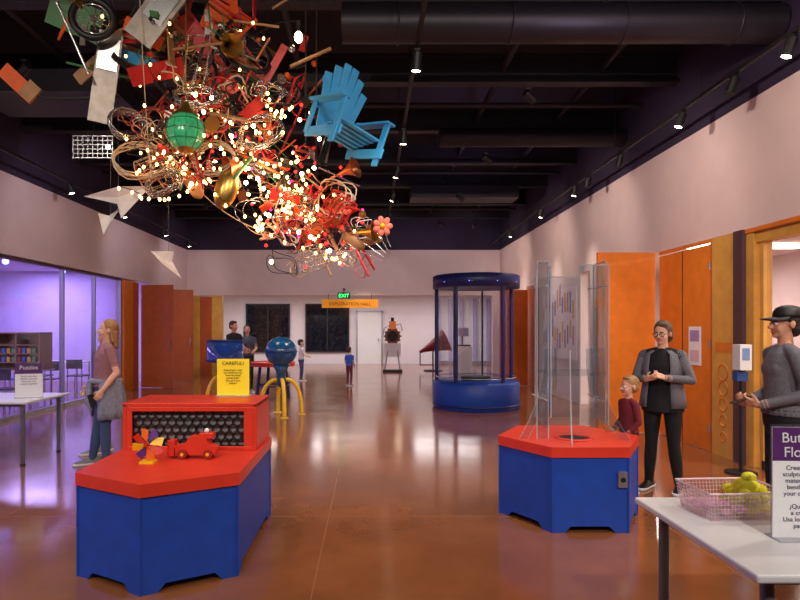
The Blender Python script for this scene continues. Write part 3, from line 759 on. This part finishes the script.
def f(b):
    # bulbs strung in rows on drooping flexes
    for i in range(17):
        k=random.choice([1,1,2,3,3,4,4]); p=rv(*CL[k]); q=rv(*CL[random.choice([k,k,4,1])]); p.y-=.15; q.y-=.15
        pts=[p.lerp(q,t/12)+V((.03*sin(t*1.7+i),.03*cos(t*1.3),-.14*sin(pi*t/12))) for t in range(13)]; b.tube(pts,.004,dkm,5)
        for t in range(13): b.sph(pts[t]-V((0,0,.02)),(.0125,.0125,.016),wb,8,6)
    for i in range(50):
        k=random.choice([1,2,3,4,0,5]); c=rv(*CL[k]); b.sph(c,(.0115,.0115,.015),wb,8,6); b.cyl(c+V((0,0,.015)),c+V((0,0,.04)),.009,dkm,n=6)
    for i in range(26):
        c=rv(*random.choice(CL[1:5])); c.y-=.22; b.sph(c,.018,wb2,8,6)
    for i in range(75):
        c=rv(*random.choice([CL[1],CL[3],CL[3],CL[4]])); b.sph(c,.014,rb,8,6)
    for i in range(12):
        c=rv(*random.choice([CL[3],CL[4]])); b.sph(c,.013,mb_,8,6)
    b.sph((-.62,5.2,4.12),(.035,.035,.05),wb2,14,10); b.cyl((-.62,5.2,4.16),(-.62,5.2,4.26),.022,dkm); b.tube([(-.62,5.2,4.26),(-.8,5.3,4.3),(-1.1,5.4,4.2)],.007,dkm,6)
one('string_lights',f,e)
def f(b):
    for i in range(18):
        k=random.choice([1,2,3,4,0]); p=rv(*CL[k]); q=rv(*CL[random.choice([1,2,3,4])]); pts=[p.lerp(q,t/10)+V((0,0,-.15*sin(pi*t/10))) for t in range(11)]; b.tube(pts,.004,random.choice([dkm,green,beige]),5)
    for x,z in((-2.4,4.5),(-1.9,4.3),(-1.2,4.0),(-.5,3.2),(-.6,3.5)): b.cyl((x,5.6,z-.3),(x,5.6,5.9),.008,dkm,n=6)
    b.tube([(-2.6,5.6,4.4),(-1.8,5.6,4.1),(-1.2,5.6,3.5),(-.75,5.55,2.9),(-.3,5.5,2.5)],.03,dkm,10)
one('suspension_frame',f,e)
light('sculpture_glow','POINT',(-1.0,5.1,2.9),12,(1,.66,.42),size=.12,parent=e)

# ---------------- people
class Soup:
    def __init__(s): s.v=[];s.f=[];s.l=[];s.X=Matrix()
    def add(s,vs,fs,lab):
        o=len(s.v); s.v+=[s.X@V(v) for v in vs]; s.f+=[[i+o for i in f] for f in fs]; s.l+=[lab]*len(vs)
    def rings(s,R,lab,n=22):
        vs=[];N=len(R)
        for c,ux,uy in R:
            for k in range(n):
                a=2*pi*k/n; vs.append(c+ux*cos(a)+uy*sin(a))
        fs=[(i*n+k,i*n+(k+1)%n,(i+1)*n+(k+1)%n,(i+1)*n+k) for i in range(N-1) for k in range(n)]
        fs+=[tuple(range(n-1,-1,-1)),tuple((N-1)*n+k for k in range(n))]
        s.add(vs,fs,lab)
    def torso(s,prof,lab,n=26):
        R=[]
        for (z0,a0,b0,c0),(z1,a1,b1,c1) in zip(prof[:-1],prof[1:]):
            m=max(1,int(abs(z1-z0)/.02))
            for i in range(m):
                t=i/m; R.append((V((0,c0+(c1-c0)*t,z0+(z1-z0)*t)),V((a0+(a1-a0)*t,0,0)),V((0,b0+(b1-b0)*t,0))))
        z,a,b,c=prof[-1]; R.append((V((0,c,z)),V((a,0,0)),V((0,b,0)))); s.rings(R,lab,n)
    def cap(s,p,q,r0,r1,lab,n=16,mid=0,round_=True):
        p=V(p);q=V(q); d=q-p; L=d.length; d.normalize(); u=d.orthogonal().normalized(); w=d.cross(u); R=[]
        if round_:
            for k in (80,60,40,20): a=radians(k); R.append((p-d*r0*sin(a),u*r0*cos(a),w*r0*cos(a)))
        m=max(2,int(L/.02))
        for i in range(m+1):
            t=i/m; r=r0+(r1-r0)*t+mid*sin(pi*min(1,t*1.15))*(1-t*.3); R.append((p+d*L*t,u*r,w*r))
        if round_:
            for k in (20,40,60,80): a=radians(k); R.append((q+d*r1*sin(a),u*r1*cos(a),w*r1*cos(a)))
        s.rings(R,lab,n)
    def ell(s,c,r,lab,R=None,n=20,m=12):
        c=V(c); vs=[]
        q=[]
        for j in range(m+1):
            a=.02+(pi-.04)*j/m
            q.append(a)
        for a in q:
            for i in range(n):
                b=2*pi*i/n; p=V((r[0]*sin(a)*cos(b),-r[1]*sin(a)*sin(b),r[2]*cos(a)))
                if R: p=R@p
                vs.append(c+p)
        fs=[(j*n+i,j*n+(i+1)%n,(j+1)*n+(i+1)%n,(j+1)*n+i) for j in range(m) for i in range(n)]
        fs+=[tuple(range(n-1,-1,-1)),tuple(m*n+k for k in range(n))]
        s.add(vs,fs,lab)
    def build(s,name,mats,vox,parent,it=4):
        me=bpy.data.meshes.new(name+'_src'); me.from_pydata([tuple(v) for v in s.v],[],s.f); me.update()
        bm=bmesh.new(); bm.from_mesh(me)
        bmesh.ops.recalc_face_normals(bm,faces=bm.faces); bm.to_mesh(me); bm.free()
        o=bpy.data.objects.new(name,me); COL.objects.link(o)
        r=o.modifiers.new('r','REMESH'); r.mode='VOXEL'; r.voxel_size=vox; r.adaptivity=0
        sm=o.modifiers.new('s','SMOOTH'); sm.factor=.5; sm.iterations=it
        dg=bpy.context.evaluated_depsgraph_get(); dg.update(); nm=bpy.data.meshes.new_from_object(o.evaluated_get(dg))
        o.modifiers.clear(); o.data=nm; nm.materials.clear()
        labs=list(mats.keys())
        for l in labs: nm.materials.append(mats[l])
        kd=kdtree.KDTree(len(s.v))
        for i,v in enumerate(s.v): kd.insert(v,i)
        kd.balance(); idx=[]
        for p in nm.polygons: idx.append(labs.index(s.l[kd.find(p.center)[1]]))
        nm.polygons.foreach_set('material_index',idx); nm.polygons.foreach_set('use_smooth',[True]*len(idx)); nm.update()
        o.parent=parent; return o
def hand(sp,wr,d,n,side,curl,k=1.0):
    wr=V(wr); d=V(d).normalized(); n=V(n); n=(n-d*n.dot(d)).normalized(); w=d.cross(n).normalized()*side
    for o_,L,kl in((.03,.066,.082),(.0105,.075,.086),(-.0095,.07,.083),(-.028,.054,.076)):
        kn=wr+(d*kl+w*o_)*k; sp.cap(wr+(d*.01+w*o_*.5)*k,kn,.0145*k,.0115*k,'skin',10)
        p=kn; dd=d.copy()
        for fr,c in((.45,.7),(.3,1.0),(.25,.8)):
            perp=(n-dd*n.dot(dd))
            if perp.length<1e-4: perp=-d
            perp.normalize(); dd=(dd*cos(curl*c)+perp*sin(curl*c)).normalized()
            q=p+dd*L*fr*k; sp.cap(p,q,.0088*k,.0078*k,'skin',8); p=q
    sp.cap(wr-d*.02*k,wr+d*.03*k,.021*k,.021*k,'skin',10)
    t0=wr+(d*.025+w*.024)*k; t1=t0+(d*.6+w*.65+n*.35).normalized()*.036*k; t2=t1+(d*.85+w*.15+n*.5).normalized()*.028*k
    sp.cap(t0,t1,.013*k,.0105*k,'skin',8); sp.cap(t1,t2,.0102*k,.009*k,'skin',8)
def shoe(b,ank,ang,up,sole,k=1.0):
    R=Matrix.Rotation(ang,3,'Z'); prof=[(.085,.02,.03),(.08,.03,.075),(.05,.036,.1),(.0,.037,.105),(-.05,.04,.085),(-.1,.046,.06),(-.15,.046,.045),(-.185,.036,.036),(-.2,.015,.026)]
    for mat,zz,kk in((up,1,1),(sole,0,1.07)):
        vs=[];n=14
        for y,w_,h in prof:
            for i in range(n):
                a=2*pi*i/n; x=w_*kk*cos(a); z=(.012+(h-.012)*max(0,sin(a))**.8) if zz and sin(a)>0 else (.0 if sin(a)<0 else .026)
                if zz and sin(a)<=0: z=.012
                vs.append(V((ank[0],ank[1],0))+R@V((x*k,y*kk*k,z*k)))
        N=len(prof); fs=[(i*n+j,i*n+(j+1)%n,(i+1)*n+(j+1)%n,(i+1)*n+j) for i in range(N-1) for j in range(n)]+[tuple(range(n-1,-1,-1)),tuple((N-1)*n+j for j in range(n))]
        b.add(vs,fs,mat,True)
def person(name,loc,rot,H,arms,cols,hair='long',female=True,yaw=0,pitch=0,girth=1.0,child=False,sleeve='short',vox=.0065,legs=None,hemz=.93,curl=.35,extra=None,glasses=False,cap=False):
    hk=1.36 if child else 1.0; tot=1.70+.22*(hk-1); s=H/tot
    e=empty(name,loc,rot,s)
    skin,shirt,pants,shoeM,soleM,hairM,lower=cols
    mats={'skin':skin,'shirt':shirt,'pants':pants,'hair':hairM,'lips':M('lips',(186,104,94),.5),'lower':lower}
    sp=Soup(); g=girth
    sp.torso([(.78,.13*g,.1*g,.01),(.84,.168*g,.122*g,.012),(.9,.176*g,.13*g,.012),(.97,.162*g,.12*g,.005),(1.02,.142*g,.108*g,0)],'pants')
    wz=.142 if female else .152
    sp.torso([(hemz-.0,.182*g,.137*g,.008),(.98,.172*g,.128*g,.003),(1.06,wz*g+.006,.112*g,0),(1.14,(wz+.006)*g,.112*g,0),(1.24,.16*g,.118,0),(1.31,.163*g,.114,.002),(1.37,.14,.095,.006),(1.405,.1,.075,.01),(1.43,.062,.06,.012)],'shirt')
    if female:
        sp.ell((0,-.06,1.25),(.13,.066,.085),'shirt')
        for x in(-1,1): sp.ell((x*.055,-.072,1.255),(.066,.045,.064),'shirt')
    for x in(-1,1): sp.cap((x*.06,.008,1.398),(x*.16,.0,1.362),.048,.055,'shirt')
    sp.cap((0,.018,1.39),(0,.008,1.53),.05 if female else .056,.048,'skin')
    legs=legs or {}
    for x,sd in((-1,'r'),(1,'l')):
        kn=V(legs.get(sd+'k',(x*.095,-.015,.48))); an=V(legs.get(sd+'a',(x*.1,.02,.085)))
        sp.cap((x*.088*g,.012,.86),kn,.089*g,.06,'pants',18); sp.cap(kn,an,.058,.043,'pants',18,mid=.008)
        A=arms[sd]; el=V(A[0]); wr=V(A[1]); sh=V((x*.172,.0,1.36)); q=sh.lerp(el,.62)
        if sleeve=='short':
            sp.cap(sh,q,.058,.052,'shirt'); sp.cap(q,el,.043,.037,'skin'); sp.cap(el,wr,.038,.026,'skin',mid=.003)
        else:
            sp.cap(sh,el,.057,.045,'lower'); sp.cap(el,wr+(el-wr).normalized()*.015,.045,.034,'lower'); sp.cap(wr+(el-wr).normalized()*.04,wr,.028,.025,'skin')
    HM=Matrix.Translation((0,.012,1.478))@Matrix.Rotation(yaw,4,'Z')@Matrix.Rotation(pitch,4,'X')@Matrix.Scale(hk,4)
    sp.X=HM
    sp.ell((0,.015,.135),(.074,.094,.09),'skin'); sp.ell((0,-.02,.09),(.06,.068,.085),'skin'); sp.ell((0,-.03,.042),(.048,.052,.042),'skin'); sp.ell((0,-.066,.02),(.023,.02,.018),'skin')
    for x in(-1,1):
        sp.ell((x*.034,-.056,.07),(.024,.024,.03),'skin'); sp.ell((x*.077,.012,.1),(.01,.02,.031),'skin')
        sp.cap((x*.018,-.087,.128),(x*.045,-.078,.128),.0045,.0035,'hair',8)
    sp.cap((0,-.083,.115),(0,-.106,.08),.009,.013,'skin',10); sp.ell((0,-.098,.077),(.018,.014,.01),'skin')
    sp.ell((0,-.08,.045),(.023,.014,.008),'lips')
    sp.X=Matrix()
    sp.build('body',mats,vox,e)
    b=MB()
    for x in(-1,1):
        b.sph(HM@V((x*.03,-.0755,.109)),.0125*hk,M('eye_white',(235,232,228),.3),12,8); b.sph(HM@V((x*.03-.002,-.084,.109)),.0062*hk,M('iris',(50,34,26),.2),10,6)
    b.make('eyes',e)
    hs=Soup(); hs.X=HM
    if hair=='long':
        hs.ell((0,.034,.145),(.085,.096,.097),'hair'); hs.ell((0,.08,.04),(.076,.04,.12),'hair')
        for x in(-1,1): hs.cap((x*.064,.04,.15),(x*.072,.055,-.02),.022,.022,'hair'); hs.cap((x*.045,.075,.08),(x*.055,.085,-.08),.032,.02,'hair')
        hs.cap((0,.09,.1),(0,.1,-.1),.045,.024,'hair')
    elif hair=='tail':
        hs.ell((0,.03,.14),(.081,.094,.09),'hair'); hs.ell((0,.06,.08),(.072,.05,.07),'hair'); hs.cap((0,.115,.13),(0,.15,.03),.028,.03,'hair'); hs.cap((0,.15,.03),(0,.13,-.1),.03,.016,'hair')
        for x in(-1,1): hs.cap((x*.07,.0,.14),(x*.074,.01,.07),.012,.008,'hair')
    elif hair=='bob':
        hs.ell((0,.03,.148),(.086,.098,.096),'hair'); hs.ell((0,.065,.07),(.078,.055,.08),'hair')
        for x in(-1,1): hs.cap((x*.066,.02,.16),(x*.074,.035,.06),.024,.02,'hair')
        hs.ell((.025,-.04,.2),(.05,.035,.022),'hair')
    else:
        hs.ell((0,.024,.15),(.08,.096,.086),'hair'); hs.ell((0,.05,.1),(.073,.062,.07),'hair'); hs.ell((.01,-.04,.205),(.05,.035,.018),'hair')
    hs.build('hair',{'hair':hairM},vox,e,3)
    if cap:
        b=MB(); prof=[(.088,.15),(.089,.175),(.084,.2),(.068,.225),(.035,.24),(0,.244)]
        vs=[];n=28
        for r,z in prof:
            for i in range(n): a=2*pi*i/n; vs.append(HM@V((r*.98*cos(a),.022+r*1.14*sin(a),z)))
        fs=[(j*n+i,j*n+(i+1)%n,(j+1)*n+(i+1)%n,(j+1)*n+i) for j in range(len(prof)-1) for i in range(n)]; b.add(vs,fs,black,True)
        vs=[]; m=14; rows=4
        for i in range(m+1):
            a=pi+pi*i/m
            for j in range(rows):
                t=j/(rows-1); vs.append(HM@V(((.083)*cos(a),-.0+(.075+.095*t)*sin(a),.158-.014*t-.016*abs(cos(a))**2*t)))
        b.add(vs,[(i*rows+j,i*rows+j+1,(i+1)*rows+j+1,(i+1)*rows+j) for i in range(m) for j in range(rows-1)],black,True)
        b.make('baseball_cap',e,solid=.004)
    if glasses:
        b=MB()
        for x in(-1,1):
            b.ring(HM@V((x*.032,-.1,.107)),.022,.0026,black,tuple((HM.to_3x3()@V((0,1,0)))),20); b.tube([HM@V((x*.053,-.098,.11)),HM@V((x*.078,-.06,.112)),HM@V((x*.083,.01,.11))],.0025,black,6)
        b.tube([HM@V((-.01,-.104,.112)),HM@V((.01,-.104,.112))],.0025,black,6); b.make('glasses',e)
    for x,sd in((-1,'r'),(1,'l')):
        A=arms[sd]; el=V(A[0]); wr=V(A[1]); d=(wr-el).normalized()
        if len(A)>2: d=V(A[2])
        n=V(A[3]) if len(A)>3 else V((-x,0,0))
        dn=d.normalized(); nn=(n-dn*n.dot(dn)).normalized(); w_=dn.cross(nn); ref=V((0,-1,.35)) if len(A)<6 else V(A[5])
        h=Soup(); hand(h,wr,d,n,1 if w_.dot(ref)>=0 else -1,A[4] if len(A)>4 else curl) 
        h.build('hand_'+sd,{'skin':skin},max(.0035,vox*.5),e,2)
    b=MB()
    for x,sd in((-1,'r'),(1,'l')):
        an=V(legs.get(sd+'a',(x*.1,.02,.085)) if legs else (x*.1,.02,.085)); shoe(b,an,(x*.15),shoeM,soleM,1.0)
    b.make('shoes',e)
    if extra:
        b=MB(); extra(b,e)
        if b.v: b.make('garment',e,solid=.006)
    return e
skA=M('skin_light',(226,172,146),.55,noise=.04,scale=20); skB=M('skin_warm',(208,150,120),.55,noise=.04,scale=20)
den=M('denim',(62,80,118),.85,noise=.2,scale=60); dkp=M('black_pants',(20,20,25),.8,noise=.2,scale=40); grs=M('grey_heather',(112,110,120),.9,noise=.2,scale=80,bump=.3)
mauve=M('mauve_shirt',(158,108,112),.85,noise=.08,scale=30); maroon=M('maroon_shirt',(112,28,40),.85,noise=.1,scale=40); blk=M('black_shirt',(22,20,26),.85,noise=.15,scale=30); gsh=M('grey_shoe',(130,132,138),.7); jac=M('tied_jacket',(140,142,162),.9,noise=.2,scale=30)
hbl=M('hair_dirty_blonde',(165,118,74),.6,noise=.35,scale=50,bump=.6); hgr=M('hair_greybrown',(100,78,62),.6,noise=.35,scale=50,bump=.6); hdk=M('hair_dark',(44,32,28),.5,noise=.3,scale=50,bump=.6); hbo=M('hair_boy',(165,125,80),.6,noise=.3,scale=50)
def phone(loc,R):
    def g(b,e):
        q=MB(); q.box(loc,(.012,.07,.14),black,R); q.make('phone',e,bevel=.004)
    return g
def shell(b,prof,a0,a1,mat,n=22,wob=0):
    vs=[]
    for j,(z,rx,ry) in enumerate(prof):
        for i in range(n+1):
            a=a0+(a1-a0)*i/n; k=1+wob*sin(i*1.9+j)*(j/len(prof)); vs.append((rx*k*cos(a),ry*k*sin(a)+.006,z))
    b.add(vs,[(j*(n+1)+i,j*(n+1)+i+1,(j+1)*(n+1)+i+1,(j+1)*(n+1)+i) for j in range(len(prof)-1) for i in range(n)],mat,True)
def ex1(b,e):
    shell(b,[(1.02,.175,.14),(.98,.2,.16),(.92,.215,.18),(.8,.23,.2),(.66,.245,.225),(.56,.235,.22)],radians(-40),radians(220),jac,30,.08)
    q=MB(); q.ring((0,.0,.99),.165,.03,jac,(0,.05,1),28,8); q.sph((0,-.165,.99),(.045,.035,.04),jac); q.tube([(0,-.17,.98),(.05,-.2,.85),(.06,-.18,.66)],[.03,.028,.025],jac,10); q.tube([(0,-.17,.98),(-.04,-.2,.86),(-.06,-.18,.7)],[.03,.028,.025],jac,10)
    q.make('jacket_sleeves',e); phone((.245,-.2,.80),Matrix.Rotation(.3,3,'X'))(b,e)
person('woman_with_tied_jacket',(-3.08,7.0,0),radians(-54),1.69,{'l':((.25,.06,1.1),(.265,-.1,.9),(0,-.5,-.85),(-1,0,0),.8),'r':((-.23,.02,1.1),(-.2,-.14,.92))},(skA,mauve,den,gsh,white,hbl,mauve),'long',yaw=-.15,girth=1.16,extra=ex1,legs={'lk':(.095,-.03,.48),'la':(.1,-.02,.085),'rk':(-.095,-.06,.48),'ra':(-.13,-.12,.085)})
person('woman_in_dark_shirt',(-3.42,7.75,0),radians(-62),1.6,{'l':((.23,.03,1.1),(.2,-.1,.88)),'r':((-.21,.05,1.1),(-.2,-.08,.88))},(skB,blk,den,gsh,white,hdk,blk),'bob',vox=.01,legs={'lk':(.095,-.09,.48),'la':(.1,-.12,.085)})
def ex2(b,e):
    shell(b,[(1.41,.1,.085),(1.37,.168,.12),(1.25,.188,.142),(1.1,.182,.14),(.95,.205,.158),(.84,.215,.168)],radians(-58),radians(238),grs,32,.03)
    q=MB(); shell(q,[(.99,.185,.142),(.9,.198,.155),(.8,.2,.155)],radians(0),radians(360),blk,36,.02); q.make('tunic_hem',e)
person('woman_in_cardigan',(2.9,5.95,0),radians(-40),1.66,{'l':((.265,.01,1.12),(.085,-.225,1.15),(-.85,-.3,.3),(-.1,.5,-.75),.8,(0,.3,1)),'r':((-.26,.01,1.12),(-.085,-.235,1.13),(.85,-.3,.3),(.1,.5,.75),.8,(0,-.3,1))},(skA,blk,dkp,black,white,hgr,grs),'bob',pitch=.12,yaw=-.1,girth=1.08,sleeve='long',extra=ex2,glasses=True,legs={'lk':(.11,-.02,.48),'la':(.15,.0,.085),'rk':(-.1,-.02,.48),'ra':(-.13,.0,.085)})
person('boy',(2.52,5.85,0),radians(-80),1.13,{'l':((.22,.03,1.1),(.17,-.13,.93)),'r':((-.22,.03,1.1),(-.16,-.15,.95))},(skA,maroon,dkp,gsh,white,hbo,maroon),'short',female=False,child=True,sleeve='long',girth=.98)
def ex3(b,e):
    q=MB(); q.box((.03,-.3,1.03),(.07,.14,.01),black,Matrix.Rotation(.4,3,'X')); q.make('phone',e,bevel=.003)
person('woman_in_cap',(3.1,4.5,0),radians(-98),1.75,{'l':((.235,.06,1.1),(.1,-.2,1.0),(-.45,-.75,.2),(-.7,.3,.5),.75,(0,-.2,1)),'r':((-.23,.05,1.1),(-.06,-.22,1.0),(.4,-.8,.2),(.7,.2,.5),.7,(0,-.2,1))},(skB,grs,dkp,black,white,hdk,grs),'tail',sleeve='long',cap=True,girth=1.02,extra=ex3)
FA={'l':((.22,.02,1.1),(.19,-.12,.9)),'r':((-.22,.02,1.1),(-.19,-.12,.9))}
FB={'l':((.22,-.05,1.12),(.12,-.3,1.05)),'r':((-.22,-.05,1.12),(-.12,-.3,1.05))}
person('man_in_black_shirt',(-3.15,13.9,0),radians(60),1.76,FB,(skB,blk,den,gsh,white,hdk,blk),'short',female=False,vox=.014)
person('woman_in_grey_shirt',(-3.05,14.9,0),radians(20),1.66,FB,(skA,M('slate_shirt',(70,72,96)),dkp,gsh,white,hgr,blk),'long',vox=.014)
person('child_in_blue_shirt',(-.57,16.6,0),radians(150),1.08,FA,(skA,M('bright_blue_shirt',(40,80,190)),M('maroon_trousers',(110,40,60)),gsh,white,hdk,blk),'short',False,child=True,vox=.014)
person('child_in_white_shirt',(-2.08,18.2,0),radians(110),1.25,FB,(skA,M('white_shirt',(225,215,225)),den,gsh,white,hdk,white),'short',False,child=True,vox=.014)
person('child_in_pink_shirt',(-2.95,12.6,0),radians(40),1.1,FB,(skA,M('pink_shirt',(210,130,150)),den,gsh,white,hgr,white),'long',True,child=True,vox=.014)

# ---------------- camera
cam=bpy.data.cameras.new('camera'); cam.lens=27; cam.sensor_width=36; cam.shift_x=.0375; cam.shift_y=.035; cam.clip_end=100
co=bpy.data.objects.new('camera',cam); co.location=(0,0,1.6); co.rotation_euler=(pi/2,0,0); COL.objects.link(co); sc.camera=co
